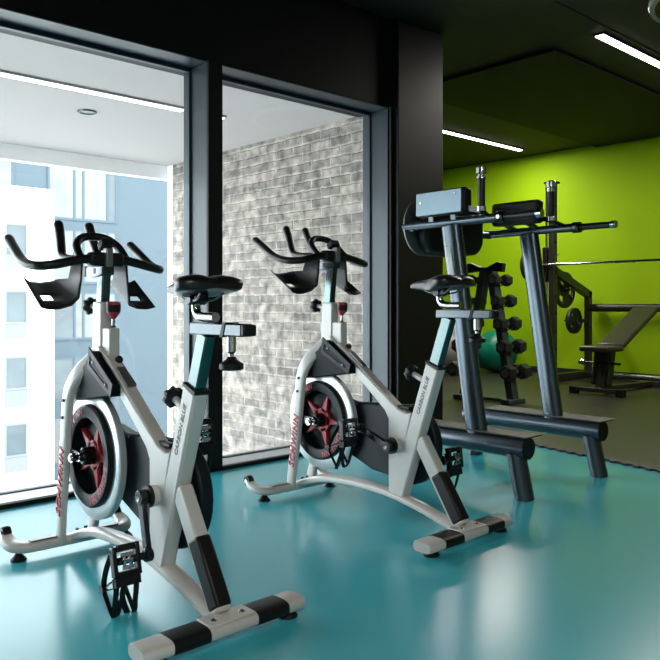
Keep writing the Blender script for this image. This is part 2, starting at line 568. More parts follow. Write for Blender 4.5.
for ya, yb in bands:
    za, zb = px(80, ya, V2)[1], px(80, yb, V2)[1]
    for (xa, xb, mull) in ((47, 117, (73, 82, 106)), (-60, 14, (-40, -12))):
        if xa < 0 and ya > 220:
            continue
        ua, ub = px(xa, 300, V2)[0], px(xb, 300, V2)[0]
        f = MB()
        fr = 0.14
        q = lambda u_: u_ - o2.x
        f.box((q(ua), -0.06, zb - o2.z), (q(ub), 0.02, zb + fr - o2.z)).box((q(ua), -0.06, za - fr - o2.z), (q(ub), 0.02, za - o2.z))
        edges = [ua] + [px(m_, 300, V2)[0] for m_ in mull] + [ub - fr]
        for e in edges:
            f.box((q(e), -0.06, zb + fr - o2.z), (q(e) + fr, 0.02, za - fr - o2.z))
        wf = f.build('window', 'blue_frame', bb_)
        for a, b in zip(edges[:-1], edges[1:]):
            MB().box((q(a) + fr, -0.03, zb + fr - o2.z), (q(b), 0.015, za - fr - o2.z)).build('pane', random.choice(['far_glass', 'far_glass', 'far_glass_dark']), wf)
tag(bb_, 'blue-grey rendered building behind the white block with wide banded windows', 'building')

# ------------------------------------------------------------------ lamps
def linear_lamp(name, u0, u1, v, z, label, cat='ceiling light', power=LAMP_W, mat='lamp', wd=0.065):
    r = empty(name, ((u0 + u1) / 2, v, z))
    hl = (u1 - u0) / 2
    MB().box((-hl - 0.01, -wd / 2 - 0.012, 0.003), (hl + 0.01, wd / 2 + 0.012, 0.018)).build('housing', 'raft_dark' if mat == 'lamp' else 'soffit', r)
    MB().box((-hl, -wd / 2, -0.004), (hl, wd / 2, 0.003)).build('diffuser', mat, r)
    if power:
        l = bpy.data.lights.new('lamp_light', 'AREA')
        l.shape = 'RECTANGLE'
        l.size = 2 * hl
        l.size_y = wd
        l.energy = power
        l.color = (1.0, 0.95, 0.87)
        o = bpy.data.objects.new('lamp_light', l)
        C.objects.link(o)
        o.parent = r
        o.location = (0, 0, -0.01)
    tag(r, label, cat, 'linear lamps in the dark ceiling' if mat == 'lamp' else None)
    return r
linear_lamp('ceiling_light', 5.50, 8.0, 2.90, ZC - 0.018, 'bright linear ceiling lamp nearest the camera at upper right')
linear_lamp('ceiling_light', 6.35, 8.80, 5.78, ZC - 0.018, 'bright linear ceiling lamp beside the pillar, over the far green wall')
linear_lamp('ceiling_light', -2.6, 0.6, -1.5, ZN - 0.018, 'linear lamp in the black ceiling behind the viewer', power=90.0)
linear_lamp('outdoor_light', -2.0, 2.826, 4.647, 2.332, 'long bright linear lamp in the pale soffit outside the window', 'light', power=0, mat='lamp_out', wd=0.055)
linear_lamp('outdoor_light', 2.97, 3.17, 4.647, 2.332, 'short bright end piece of the soffit lamp just right of the window mullion', 'light', power=0, mat='lamp_out', wd=0.055)
r = empty('downlight', (2.363, 5.185, 2.345))
MB().lathe((0, 0, 0), (0, 0, 1), [(-0.006, 0.05), (-0.006, 0.066), (0.004, 0.068), (0.004, 0.05)], 32, True).build('trim_ring', 'alu', r)
MB().cyl((0, 0, -0.001), (0, 0, 0.004), 0.05).build('lens', 'plate_grey', r)
tag(r, 'small round grey downlight in the pale soffit outside the left window', 'light')
r = empty('ceiling_fitting', (4.97, 1.71, 2.84))
MB().lathe((0, 0, 0), (0, 0, 1), [(0.03, 0.0), (0.0, 0.47), (0.02, 0.51), (0.12, 0.51), (0.12, 0.0)], 56).build('body', 'black_plastic', r)
MB().lathe((0, 0, 0), (0, 0, 1), [(-0.006, 0.474), (-0.006, 0.505), (0.016, 0.514), (0.022, 0.510), (0.0, 0.474)], 56, True).build('rim', 'ball_grey', r, label='thin pale rim')
MB().cyl((0, 0, 0.12), (0, 0, ZC - 2.86), 0.02).build('stem', 'black_plastic', r)
tag(r, 'round black ceiling fitting with a thin pale rim at the top right corner', 'ceiling fitting')

# ------------------------------------------------------------------ exercise bike (x right, y forward, origin on the floor below the rear stabiliser)
DH, DS = 0.068, 0.034       # how much higher the far bike's bars and seat are set
BB = Vector((0, 0.33, 0.342))
FW = Vector((0, 0.835, 0.392))
def make_knob(name, c, axis, r, t, parent, mat='black_plastic', lobes=7):
    c = Vector(c)
    ax = Vector(axis).normalized()
    u = ax.orthogonal().normalized()
    v_ = ax.cross(u)
    n = lobes * 6
    def ring(o, k):
        return [c + ax * o + (u * math.cos(2 * PI * j / n) + v_ * math.sin(2 * PI * j / n)) * r * k * (1 + 0.11 * math.cos(2 * PI * j * lobes / n)) for j in range(n)]
    m = MB()
    m.rings([ring(-t / 2, 0.55), ring(-t / 2, 0.85), ring(-t * 0.3, 1.0), ring(t * 0.3, 1.0), ring(t / 2, 0.86), ring(t / 2, 0.4), ring(t * 0.42, 0.25)])
    return m.build(name, mat, parent)
bar_group, seat_group = [], []

def make_bike():
    R = empty('exercise_bike')
    W = 'bike_white'
    # main frame: head tube, down beam and gusset plate to the base
    m = MB()
    m.prism([(0.823, 0.962), (0.750, 0.962), (0.752, 0.752), (0.833, 0.735)], -0.015, 0.031)
    m.prism([(0.752, 0.80), (0.716, 0.772), (0.695, 0.772), (0.352, 0.528), (0.315, 0.500), (0.270, 0.485), (0.237, 0.492), (0.33, 0.13), (0.372, 0.118), (0.372, 0.45), (0.395, 0.485), (0.58, 0.63), (0.585, 0.68), (0.775, 0.80)], -0.024, 0.024)
    fr = m.build('frame', W, R, bevel=0.006)
    MB().prism([(0.63, 0.728), (0.545, 0.668), (0.542, 0.6725), (0.627, 0.7325)], -0.014, 0.014).build('warning_label', 'plate_grey', fr)
    # seat tube
    a, b = Vector((0, 0.326, 0.115)), Vector((0, 0.122, 0.697))
    st = MB().bar(a, b, 0.052, 0.072).build('seat_tube', W, R, bevel=0.008)
    d = (b - a).normalized()
    nrm = Vector((0, d.z, -d.y))        # towards the front
    MB().obox(b + d * 0.003, ((1, 0, 0), nrm, d), (0.028, 0.038, 0.006)).build('collar', 'black_plastic', st, bevel=0.002)
    lx = -0.0266
    text_part('lettering', 'CARBON BLUE', 0.0245, 'lettering_grey', a + d * 0.395 + nrm * -0.004 + Vector((lx, 0, 0)), d, nrm, st, shear=0.2, weight=0.0003, spacing=1.05)
    # rear leg and its rubber pad
    la, lb = Vector((0, 0.205, 0.385)), Vector((0, -0.012, 0.062))
    leg = MB().bar(la, lb, 0.046, 0.064).build('rear_leg', W, R, bevel=0.008)
    dl = (lb - la).normalized()
    nl = Vector((0, dl.z, -dl.y))
    if nl.z < 0:
        nl = -nl
    pa = la + dl * 0.165 + nl * 0.007
    pb = la + dl * 0.378 + nl * 0.007
    MB().bar(pa, pb, 0.052, 0.060).build('leg_pad', 'black_plastic', R, bevel=0.009)
    # arched base rail
    path = [(0, 1.02, 0.046), (0, 0.95, 0.072), (0, 0.87, 0.096), (0, 0.77, 0.116), (0, 0.63, 0.127), (0, 0.50, 0.128), (0, 0.38, 0.122), (0, 0.27, 0.106), (0, 0.16, 0.084), (0, 0.06, 0.058), (0, 0.0, 0.042)]
    MB().tube(path, (0.031, 0.018), 16, smooth=4, side=(1, 0, 0), power=0.7).build('base_rail', W, R)
    # rear stabiliser
    rs = MB().tube([(-0.284, -0.046, 0.042), (-0.276, -0.046, 0.042), (0.255, -0.034, 0.042), (0.263, -0.034, 0.042)], (0.047, 0.021), 20, side=(0, 1, 0), power=0.6, rr=[0.9, 1, 1, 0.9]).build('rear_stabilizer', W, R)
    for s in (-1, 1):
        MB().tube([(s * 0.081, -0.0405 + s * 0.002, 0.042), (s * 0.195, -0.040 + s * 0.0045, 0.042)], (0.0485, 0.0225), 20, side=(0, 1, 0), power=0.6).build('sleeve', 'black_plastic', rs)
        MB().lathe((s * 0.226, -0.040 + s * 0.005, 0), (0, 0, 1), [(0, 0.031), (0.006, 0.031), (0.022, 0.019), (0.028, 0.012)], 24).build('foot', 'black_plastic', rs)
        MB().lathe((s * 0.048, -0.048, 0.066), (0, 0, 1), [(0, 0.0095), (0.002, 0.0095), (0.004, 0.006), (0.002, 0.004)], 16).build('bolt', 'chrome', rs)
    MB().box((-0.078, -0.078, 0.060), (0.078, -0.004, 0.0665)).build('mount_plate', W, rs, bevel=0.002)
    # front stabiliser with transport wheels
    P = catmull([(-0.226, 1.118, 0.070), (-0.228, 1.098, 0.060), (-0.223, 1.060, 0.048), (-0.196, 1.026, 0.043), (-0.12, 1.016, 0.043), (0.12, 1.016, 0.043), (0.196, 1.026, 0.043), (0.223, 1.060, 0.048), (0.228, 1.098, 0.060), (0.226, 1.118, 0.070)], 4)
    fs = MB().tube(P, (0.0195, 0.031), 16, side=(0, 0, 1), power=0.65, rr=[0.72 + 0.28 * min(1, min(i, len(P) - 1 - i) / 9) for i in range(len(P))]).build('front_stabilizer', W, R)
    for s in (-1, 1):
        MB().lathe((s * 0.214, 1.020, 0), (0, 0, 1), [(0, 0.029), (0.006, 0.029), (0.018, 0.018), (0.026, 0.010)], 24).build('foot', 'black_plastic', fs)
        wc = Vector((s * 0.224, 1.132, 0.078))
        MB().lathe(wc, (1, 0, 0), [(-0.016, 0.008), (-0.016, 0.023), (-0.011, 0.027), (0.011, 0.027), (0.016, 0.023), (0.016, 0.008)], 28).build('transport_wheel', 'black_gloss', fs)
        MB().cyl(wc - Vector((0.020, 0, 0)), wc + Vector((0.020, 0, 0)), 0.011).build('wheel_axle', 'chrome', fs)
        MB().box((s * 0.125 - 0.05, 0.998, 0.0625), (s * 0.125 + 0.05, 1.034, 0.068)).build('tread_strip', 'plate_grey', fs, bevel=0.002)
    for (bx_, by_) in ((-0.008, 0.975), (0.03, 0.985)):
        MB().cyl((bx_, by_, 0.078), (bx_, by_, 0.090), 0.007, seg=12).build('bolt', 'black_plastic', fs)
    # fork legs either side of the flywheel
    for s in (-1, 1):
        pth = [(0.006 + s * 0.004, 0.800, 0.775), (0.004 + s * 0.022, 0.826, 0.742), (s * 0.046, 0.862, 0.700), (s * 0.064, 0.888, 0.655), (s * 0.072, 0.906, 0.600), (s * 0.072, 0.925, 0.48), (s * 0.071, 0.950, 0.30), (s * 0.068, 0.978, 0.15), (s * 0.062, 1.000, 0.045)]
        P = catmull(pth, 4)
        fl = MB().tube(P, (0.017, 0.033), 16, side=(1, 0, 0), power=0.6, rr=[1.05 - 0.25 * i / (len(P) - 1) for i in range(len(P))]).build('fork_leg', W, R)
        for q in ((s * 0.090, 0.908, 0.595), (s * 0.090, 0.918, 0.53)):
            MB().cyl((q[0] - 0.004, q[1], q[2]), (q[0] + 0.003, q[1], q[2]), 0.006, seg=12).build('bolt', 'black_plastic', fl)
        if s < 0:
            p0, p1 = Vector((-0.0862, 0.954, 0.150)), Vector((-0.0892, 0.910, 0.420))
            dd = (p1 - p0).normalized()
            text_part('lettering', 'SCHWINN', 0.050, 'lettering_red', p0, dd, Vector((0, 1, 0.2)), fl, shear=0.25, weight=0.0012, spacing=1.16, depth=0.002)
        # bracket from leg to axle
        MB().bar((s * 0.060, 0.935, 0.392), (s * 0.060, FW.y, FW.z), 0.010, 0.040).build('dropout', 'alu', fl, bevel=0.003)
    # flywheel: silver wheel, dark perforated ring on the left, red star spokes
    fw = MB().lathe(FW, (1, 0, 0), [(-0.014, 0.185), (-0.014, 0.230), (-0.010, 0.236), (0.012, 0.236), (0.016, 0.230), (0.016, 0.185)], 72, True).build('flywheel', 'flywheel_silver', R)
    MB().lathe(FW, (1, 0, 0), [(-0.030, 0.140), (-0.034, 0.150), (-0.034, 0.182), (-0.028, 0.190), (0.008, 0.190), (0.010, 0.140)], 72, True).build('inner_ring', 'flywheel_dark', fw)
    MB().lathe(FW, (1, 0, 0), [(0.0102, 0.0), (0.0102, 0.160), (0.014, 0.160), (0.014, 0.0)], 60).build('web_disc', 'flywheel_dark', fw)
    m = MB()
    for k in range(5):
        a0 = PI / 2 + 0.35 + k * 2 * PI / 5
        def pt(ang, rad, x):
            return (x, FW.y + math.cos(ang) * rad, FW.z + math.sin(ang) * rad)
        hw = 0.42
        tri = [pt(a0, 0.143, 0), pt(a0 + hw, 0.046, 0), pt(a0 - hw, 0.046, 0)]
        A = [(-0.006, p[1], p[2]) for p in tri]
        B = [(0.009, p[1], p[2]) for p in tri]
        va = [m.bm.verts.new(p) for p in A]
        vb = [m.bm.verts.new(p) for p in B]
        m.bm.faces.new(va)
        m.bm.faces.new(list(reversed(vb)))
        for i in range(3):
            m.bm.faces.new((va[i], va[(i + 1) % 3], vb[(i + 1) % 3], vb[i]))
    m.cyl((-0.006, FW.y, FW.z), (0.009, FW.y, FW.z), 0.056, seg=30)
    m.build('star_spokes', 'red', fw)
    MB().lathe(FW, (1, 0, 0), [(-0.052, 0.0), (-0.052, 0.026), (-0.046, 0.032), (0.0, 0.034)], 30).build('hub', 'black_gloss', fw)
    m = MB()
    m.cyl(FW - Vector((0.098, 0, 0)), FW - Vector((0.050, 0, 0)), 0.011, seg=16)
    m.cyl(FW - Vector((0.092, 0, 0)), FW - Vector((0.078, 0, 0)), 0.019, seg=6)
    m.cyl(FW - Vector((0.064, 0, 0)), FW - Vector((0.054, 0, 0)), 0.017, seg=16)
    m.build('axle_nut', 'chrome', fw)
    # red lettering round the ring, in two arcs
    for start in (0.15, 0.15 + PI):
        for k, chh in enumerate('SCHWINN'):
            ang = start + k * 0.185
            yv = Vector((0, math.cos(ang), math.sin(ang)))
            xv = Vector((0, -math.sin(ang), math.cos(ang)))
            xv = -xv if True else xv
            # seen from the left (-x): right-hand system with normal -x
            xdir = (Vector((-1, 0, 0)).cross(yv)) * -1
            text_part('lettering', chh, 0.036, 'lettering_red', FW + Vector((-0.0345, 0, 0)) + yv * 0.152 - xdir * 0.012, xdir, yv, fw, weight=0.0010)
    # plastic cover over the flywheel between the fork legs
    cv = MB().prism([(0.770, 0.785), (0.592, 0.672), (0.600, 0.634), (0.905, 0.590), (0.898, 0.665), (0.850, 0.715), (0.815, 0.735)], -0.048, 0.048).build('flywheel_cover', 'cover_plastic', R, bevel=0.006)
    m = MB()
    ou, inn = [(0.778, 0.797), (0.584, 0.678), (0.600, 0.632), (0.790, 0.722)], [(0.766, 0.768), (0.615, 0.672), (0.618, 0.656), (0.772, 0.735)]
    A = [m.bm.verts.new((-0.0505, *p)) for p in ou]
    B = [m.bm.verts.new((-0.0505, *p)) for p in inn]
    A2 = [m.bm.verts.new((-0.044, *p)) for p in ou]
    B2 = [m.bm.verts.new((-0.044, *p)) for p in inn]
    for i in range(4):
        j = (i + 1) % 4
        m.bm.faces.new((A[i], A[j], B[j], B[i]))
        m.bm.faces.new((A2[i], B2[i], B2[j], A2[j]))
        m.bm.faces.new((A[i], A2[i], A2[j], A[j]))
        m.bm.faces.new((B[i], B[j], B2[j], B2[i]))
    m.build('cover_bracket', 'guard_plastic', cv)
    for q in ((0.742, 0.745), (0.640, 0.672)):
        MB().cyl((-0.0525, *q), (-0.049, *q), 0.0045, seg=12).build('screw', 'alu', cv)
    # belt guard on the right side
    arc = [(BB.y + 0.182 * math.cos(t), BB.z + 0.182 * math.sin(t)) for t in [math.radians(a) for a in range(110, 301, 10)]]
    g = [(0.655, 0.492)] + arc + [(0.53, 0.193), (0.70, 0.250), (0.85, 0.262), (0.935, 0.315), (0.965, 0.392), (0.935, 0.468), (0.85, 0.512), (0.75, 0.508)]
    bg_ = MB().prism(g, 0.034, 0.082).build('belt_guard', 'guard_plastic', R, bevel=0.008)
    for q in ((0.622, 0.484), (0.245, 0.475), (0.170, 0.36), (0.30, 0.17)):
        MB().cyl((0.030, *q), (0.0345, *q), 0.004, seg=10).build('screw', 'chrome', bg_)
    # bottom bracket
    m = MB().cyl((-0.046, BB.y, BB.z), (0.034, BB.y, BB.z), 0.034, seg=28)
    m.build('bottom_bracket', W, R, bevel=0.003)
    # cranks: built hanging down from the axle, turned per bike
    cranks = []
    for s in (-1, 1):
        x0 = s * 0.068 if s < 0 else 0.098
        c = empty  # placeholder name kept local
        m = MB()
        m.cyl((-0.016, 0, 0), (0.016, 0, 0), 0.024, seg=24)
        m.obox((s * 0.004, 0, -0.0875), ((1, 0, 0), (0, 1, 0), (0, 0, 1)), (0.0085, 0.0155, 0.080))
        m.cyl((s * 0.004 - 0.012, 0, -0.175), (s * 0.004 + 0.012, 0, -0.175), 0.021, seg=24)
        cr = m.build('crank_arm', 'black_gloss', R, bevel=0.003)
        cr.location = (x0, BB.y, BB.z)
        MB().lathe((0, 0, 0), (s, 0, 0), [(0.014, 0.0), (0.014, 0.013), (0.019, 0.011), (0.017, 0.006)], 20).build('axle_cap', 'plate_grey', cr)
        if s < 0:
            MB().cyl((0.012, 0, 0), (0.024, 0, 0), 0.036, seg=28).build('axle_boss', 'black_plastic', cr)
        # pedal (origin on its spindle, x outwards)
        p = MB()
        p.box((0.020, -0.013, -0.048), (0.034, 0.013, 0.048))
        p.box((0.096, -0.013, -0.044), (0.110, 0.013, 0.044))
        p.box((0.034, -0.012, 0.028), (0.096, 0.012, 0.048))
        p.box((0.034, -0.012, -0.048), (0.096, 0.012, -0.030))
        p.cyl((-0.006, 0, 0), (0.104, 0, 0), 0.0115, seg=16)
        if s < 0:
            p.bm.transform(Matrix.Scale(-1, 4, (1, 0, 0)))
        pd = p.build('pedal', 'black_gloss', R, bevel=0.003)
        q = MB()
        q.box((0.048, -0.021, -0.026), (0.084, -0.008, -0.014))
        q.box((0.046, -0.022, 0.012), (0.086, -0.009, 0.024))
        q.box((0.054, -0.018, -0.016), (0.062, -0.010, 0.016))
        q.box((0.072, -0.018, -0.016), (0.080, -0.010, 0.016))
        q.cyl((0.050, -0.019, 0.0), (0.082, -0.019, 0.0), 0.006, seg=10)
        if s < 0:
            q.bm.transform(Matrix.Scale(-1, 4, (1, 0, 0)))
        q.build('cleat_clip', 'chrome', pd, bevel=0.002)
        t = MB()
        for xx in (0.032, 0.098):
            t.tube([(xx, 0.004, -0.040), (xx, 0.016, -0.085), (xx, 0.036, -0.130), (xx - 0.004, 0.056, -0.160), (xx + (0.012 if xx < 0.05 else -0.012), 0.066, -0.168), (0.065, 0.050, -0.110), (0.065, 0.030, -0.075)], (0.0095, 0.0032), 8, smooth=4, side=(1, 0, 0))
        t.box((0.024, -0.006, -0.074), (0.106, 0.020, -0.048))
        if s < 0:
            t.bm.transform(Matrix.Scale(-1, 4, (1, 0, 0)))
        t.build('toe_cage', 'black_plastic', pd)
        t = MB()
        t.tube([(0.026, 0.010, 0.022), (0.024, 0.055, -0.028), (0.034, 0.100, -0.080), (0.066, 0.108, -0.088), (0.098, 0.100, -0.080), (0.108, 0.055, -0.028), (0.106, 0.010, 0.022)], (0.002, 0.0085), 8, smooth=4)
        for xx in (0.030, 0.100):
            t.tube([(xx, 0.102, -0.082), (xx, 0.078, -0.122), (xx, 0.052, -0.160)], (0.0075, 0.0025), 8, smooth=3, side=(1, 0, 0))
            t.tube([(xx, 0.100, -0.080), (xx, 0.050, -0.062), (xx, 0.010, -0.052)], (0.0060, 0.0025), 8, smooth=3, side=(1, 0, 0))
        t.obox((0.104, 0.100, -0.080), ((1, 0, 0), (0, 1, 0), (0, 0, 1)), (0.006, 0.013, 0.011))
        if s < 0:
            t.bm.transform(Matrix.Scale(-1, 4, (1, 0, 0)))
        t.build('strap', 'black_gloss', pd)
        cranks.append((s, cr, pd, x0))
    # handlebar post in the head tube
    m = MB().bar((0, 0.806, 0.80), (0, 0.776, 1.07), 0.034, 0.046)
    hp = m.build('handlebar_post', 'post_metal', R, bevel=0.004)
    m = MB().prism([(0.742, 1.060), (0.742, 1.094), (0.905, 1.094), (0.905, 1.064), (0.862, 1.052), (0.80, 1.052)], -0.024, 0.024)
    sl = m.build('handlebar_slider', 'alu', R, bevel=0.004)
    MB().box((-0.026, 0.880, 1.058), (0.026, 0.925, 1.096)).build('end_cap', 'black_plastic', sl, bevel=0.004)
    MB().box((-0.0255, 0.800, 1.066), (-0.0235, 0.815, 1.086)).build('slot', 'black_plastic', sl)
    # handlebars
    m = MB()
    half = [(-0.246, 1.058, 1.196), (-0.250, 0.985, 1.155), (-0.252, 0.905, 1.112), (-0.247, 0.835, 1.092), (-0.226, 0.780, 1.087), (-0.180, 0.763, 1.094), (-0.095, 0.766, 1.113), (-0.04, 0.768, 1.116)]
    full = half + [(-x, y, z) for x, y, z in reversed(half)]
    P = catmull(full, 5)
    m.tube(P, 0.0165, 16, rr=[1.0 + 0.13 * max(0, 1 - min(i, len(P) - 1 - i) / 12) for i in range(len(P))])
    for q in (full[0], full[-1]):
        m.sphere(q, 0.0185, 16)
    for s in (-1, 1):
        P = catmull([(s * 0.062, 1.050, 1.262), (s * 0.064, 1.030, 1.225), (s * 0.069, 1.006, 1.176), (s * 0.075, 0.980, 1.140), (s * 0.080, 0.925, 1.124), (s * 0.084, 0.84, 1.117), (s * 0.086, 0.772, 1.113)], 5)
        m.tube(P, 0.0160, 16, rr=[1.0 + 0.18 * max(0, 1 - i / 14) for i in range(len(P))])
        m.sphere((s * 0.062, 1.050, 1.262), 0.0187, 16)
    m.tube([(-0.086, 0.772, 1.116), (-0.088, 0.800, 1.138), (-0.080, 0.835, 1.172), (-0.048, 0.860, 1.200), (0, 0.868, 1.208), (0.048, 0.860, 1.200), (0.080, 0.835, 1.172), (0.088, 0.800, 1.138), (0.086, 0.772, 1.116)], 0.0150, 16, smooth=5)
    hb = m.build('handlebar', 'grip_rubber', R)
    MB().box((-0.066, 0.744, 1.092), (0.066, 0.792, 1.142)).build('center_pad', 'black_plastic', hb, bevel=0.012, segs=3)
    m = MB().box((-0.013, 0.728, 1.088), (0.013, 0.760, 1.158)).build('stem_clamp', 'plate_grey', hb, bevel=0.004)
    MB().obox((0.006, 0.775, 1.172), ((1, 0, 0), (0, 0.85, -0.5), (0, 0.5, 0.85)), (0.024, 0.022, 0.014)).build('clamp_lever', 'black_plastic', hb, bevel=0.004)
    holders = []
    for s in (-1, 1):
        # upright plate below the bar, then a slanting tray that folds outwards
        m = MB()
        bmv = m.bm.verts.new
        t = 0.004
        def sheet(grid, skip=()):
            vs = [[m.bm.verts.new(p) for p in row] for row in grid]
            for i in range(len(vs) - 1):
                for j in range(len(vs[0]) - 1):
                    if (i, j) not in skip:
                        m.bm.faces.new((vs[i][j], vs[i][j + 1], vs[i + 1][j + 1], vs[i + 1][j]))
        A = [(-0.086, 0.768, 1.100), (-0.084, 0.873, 1.096)]
        B = [(-0.090, 0.768, 1.040), (-0.088, 0.890, 1.048)]
        Cc = [(-0.098, 0.770, 0.975), (-0.104, 0.955, 1.046)]
        D = [(-0.112, 0.800, 0.948), (-0.112, 0.985, 1.040)]
        E = [(-0.150, 0.812, 0.936), (-0.150, 1.000, 1.034)]
        F = [(-0.190, 0.810, 0.934), (-0.194, 0.990, 1.036)]
        G = [(-0.222, 0.802, 0.942), (-0.222, 0.972, 1.050)]
        rows_ = [A, B, Cc, D, E, F, G]
        grid = []
        for a_, b_ in rows_:
            a_, b_ = Vector(a_), Vector(b_)
            grid.append([a_.lerp(b_, k / 10.0) for k in range(11)])
        if s > 0:
            grid = [[Vector((-p.x, p.y, p.z)) for p in row] for row in grid]
        sheet(grid, {(4, 3), (4, 4)})
        o = m.build('bottle_holder', 'black_plastic', R, sharp=80)
        sd = o.modifiers.new('solid', 'SOLIDIFY')
        sd.thickness = 0.004
        sd.offset = 0
        holders.append(o)
    bar_group.extend(['handlebar_post', 'handlebar_slider', 'handlebar', 'bottle_holder'])
    # head-tube knob, resistance box and its red knob
    k = make_knob('clamp_knob', (0, 0.893, 0.946), (0, 1, 0.12), 0.031, 0.028, R)
    MB().cyl((0, 0.815, 0.937), (0, 0.882, 0.945), 0.010, seg=14).build('knob_stem', 'bike_white', k)
    m = MB().prism([(0.762, 0.868), (0.690, 0.868), (0.690, 0.758), (0.762, 0.79)], -0.020, 0.020)
    rb = m.build('resistance_box', W, R, bevel=0.005)
    m = MB().lathe((0.004, 0.712, 0.868), (0, -0.06, 1), [(0, 0.006), (0.004, 0.012), (0.008, 0.006), (0.034, 0.006)], 18)
    rk = m.build('resistance_shaft', 'chrome', R)
    MB().lathe((0.004, 0.711, 0.900), (0, -0.06, 1), [(0.0, 0.008), (0.012, 0.016), (0.022, 0.024), (0.026, 0.0245)], 24).build('knob_base', 'red', rk, label='red lower half of the resistance knob')
    MB().lathe((0.004, 0.7095, 0.926), (0, -0.06, 1), [(0.0, 0.0245), (0.004, 0.0255), (0.026, 0.0255)], 24).build('knob_grip', 'black_plastic', rk)
    MB().lathe((0.004, 0.708, 0.952), (0, -0.06, 1), [(0.0, 0.0255), (0.005, 0.0255), (0.010, 0.022), (0.010, 0.0)], 24).build('knob_top', 'red', rk, label='red cap of the resistance knob')
    MB().lathe((0.004, 0.664, 0.755), (0, -0.58, 0.81), [(-0.006, 0.014), (0.004, 0.014), (0.012, 0.008), (0.012, 0)], 18).build('cable_screw', 'black_plastic', rb)
    # small bolt on the beam next to the seat tube
    MB().box((-0.012, 0.262, 0.500), (0.012, 0.340, 0.514)).build('frame_clip', 'black_plastic', fr, bevel=0.003)
    # seat post, slider and saddle
    d2 = d
    sp = MB().bar(Vector((0, 0.122, 0.697)) - d2 * 0.12, Vector((0, 0.122, 0.697)) + d2 * 0.180, 0.036, 0.052).build('seat_post', 'post_metal', R, bevel=0.005)
    k2 = make_knob('post_knob', (0, 0.258, 0.660), (0, 1, 0.36), 0.032, 0.030, R)
    MB().cyl((0, 0.165, 0.622), (0, 0.245, 0.654), 0.012, seg=14).build('knob_stem', 'bike_white', k2)
    sl = MB().box((-0.021, -0.142, 0.862), (0.021, 0.128, 0.898)).build('seat_slider', 'alu', R, bevel=0.004)
    MB().box((-0.022, -0.158, 0.864), (0.022, -0.141, 0.896)).build('end_cap', 'black_plastic', sl, bevel=0.005)
    MB().prism([(-0.040, 0.859), (-0.054, 0.859), (-0.068, 0.901), (-0.054, 0.901)], -0.0235, 0.0235).build('slider_band', 'black_plastic', sl)
    m = MB().lathe((0, -0.066, 0.800), (0, 0, 1), [(0.064, 0.013), (0.018, 0.013), (0.012, 0.007), (0.0, 0.007)], 20)
    sk = m.build('slider_knob_stem', 'chrome', R)
    MB().lathe((0, -0.066, 0.766), (0, 0, 1), [(0, 0.028), (0.004, 0.034), (0.018, 0.034), (0.022, 0.028), (0.030, 0.016), (0.038, 0.012)], 28).build('slider_knob', 'black_plastic', sk)
    m = MB().tube([(0, 0.015, 0.914), (0, 0.06, 0.914), (0, 0.094, 0.916), (0, 0.116, 0.926), (0, 0.124, 0.948), (0, 0.126, 0.985)], 0.0145, 16, smooth=5)
    sc = m.build('saddle_post', 'chrome', R)
    m = MB()
    m.cyl((-0.030, 0.120, 0.966), (0.030, 0.120, 0.966), 0.016, seg=18)
    m.obox((0, 0.110, 0.972), ((1, 0, 0), (0, 1, 0), (0, 0, 1)), (0.022, 0.024, 0.014))
    m.build('saddle_clamp', 'black_gloss', sc, bevel=0.003)
    secs = [(-0.088, 0.040, 1.010, 0.020), (-0.082, 0.078, 1.022, 0.034), (-0.062, 0.100, 1.032, 0.050), (-0.030, 0.104, 1.036, 0.058), (0.005, 0.094, 1.034, 0.062), (0.040, 0.072, 1.028, 0.064), (0.080, 0.048, 1.022, 0.058), (0.125, 0.034, 1.018, 0.048), (0.170, 0.027, 1.014, 0.040), (0.205, 0.022, 1.008, 0.030), (0.222, 0.012, 0.998, 0.016)]
    rg = []
    for (y_, hw, zt, th_) in secs:
        y_ = 0.002 + (y_ + 0.088) * 0.275 / 0.31
        hw *= 1.08
        zt += 0.006
        th_ *= 1.12
        ring = []
        n = 28
        for j in range(n):
            a_ = 2 * PI * j / n
            cx_, sz_ = math.cos(a_), math.sin(a_)
            xx = math.copysign(abs(cx_) ** 0.8, cx_) * hw
            if sz_ >= 0:
                zz = zt - 0.45 * th_ + sz_ ** 0.7 * 0.45 * th_
                zz -= 0.010 * math.exp(-(xx / 0.016) ** 2) * (1 if hw > 0.03 else 0.5)
            else:
                k_ = abs(xx) / hw
                zz = zt - 0.45 * th_ - abs(sz_) ** 0.6 * 0.55 * th_ * (0.55 + 0.45 * k_)
            ring.append((xx, y_, zz))
        rg.append(ring)
    m = MB()
    m.rings(rg)
    sa = m.build('saddle', 'saddle_vinyl', R, sharp=60)
    ss = sa.modifiers.new('sub', 'SUBSURF')
    ss.levels = ss.render_levels = 1
    m = MB()
    for s in (-1, 1):
        m.tube([(s * 0.040, 0.035, 0.985), (s * 0.030, 0.07, 0.966), (s * 0.022, 0.11, 0.964), (s * 0.022, 0.15, 0.966), (s * 0.012, 0.21, 0.984)], 0.0035, 8, smooth=4)
    m.build('saddle_rail', 'plate_grey', sa)
    for o in R.children:
        n_ = o.name.split('.')[0]
        if n_ in ('handlebar', 'handlebar_post', 'handlebar_slider', 'bottle_holder', 'clamp_knob', 'resistance_shaft', 'resistance_box'):
            o.location.x += 0.010
    seat_group.extend(['seat_post', 'seat_slider', 'slider_knob_stem', 'saddle_post', 'saddle'])
    return R

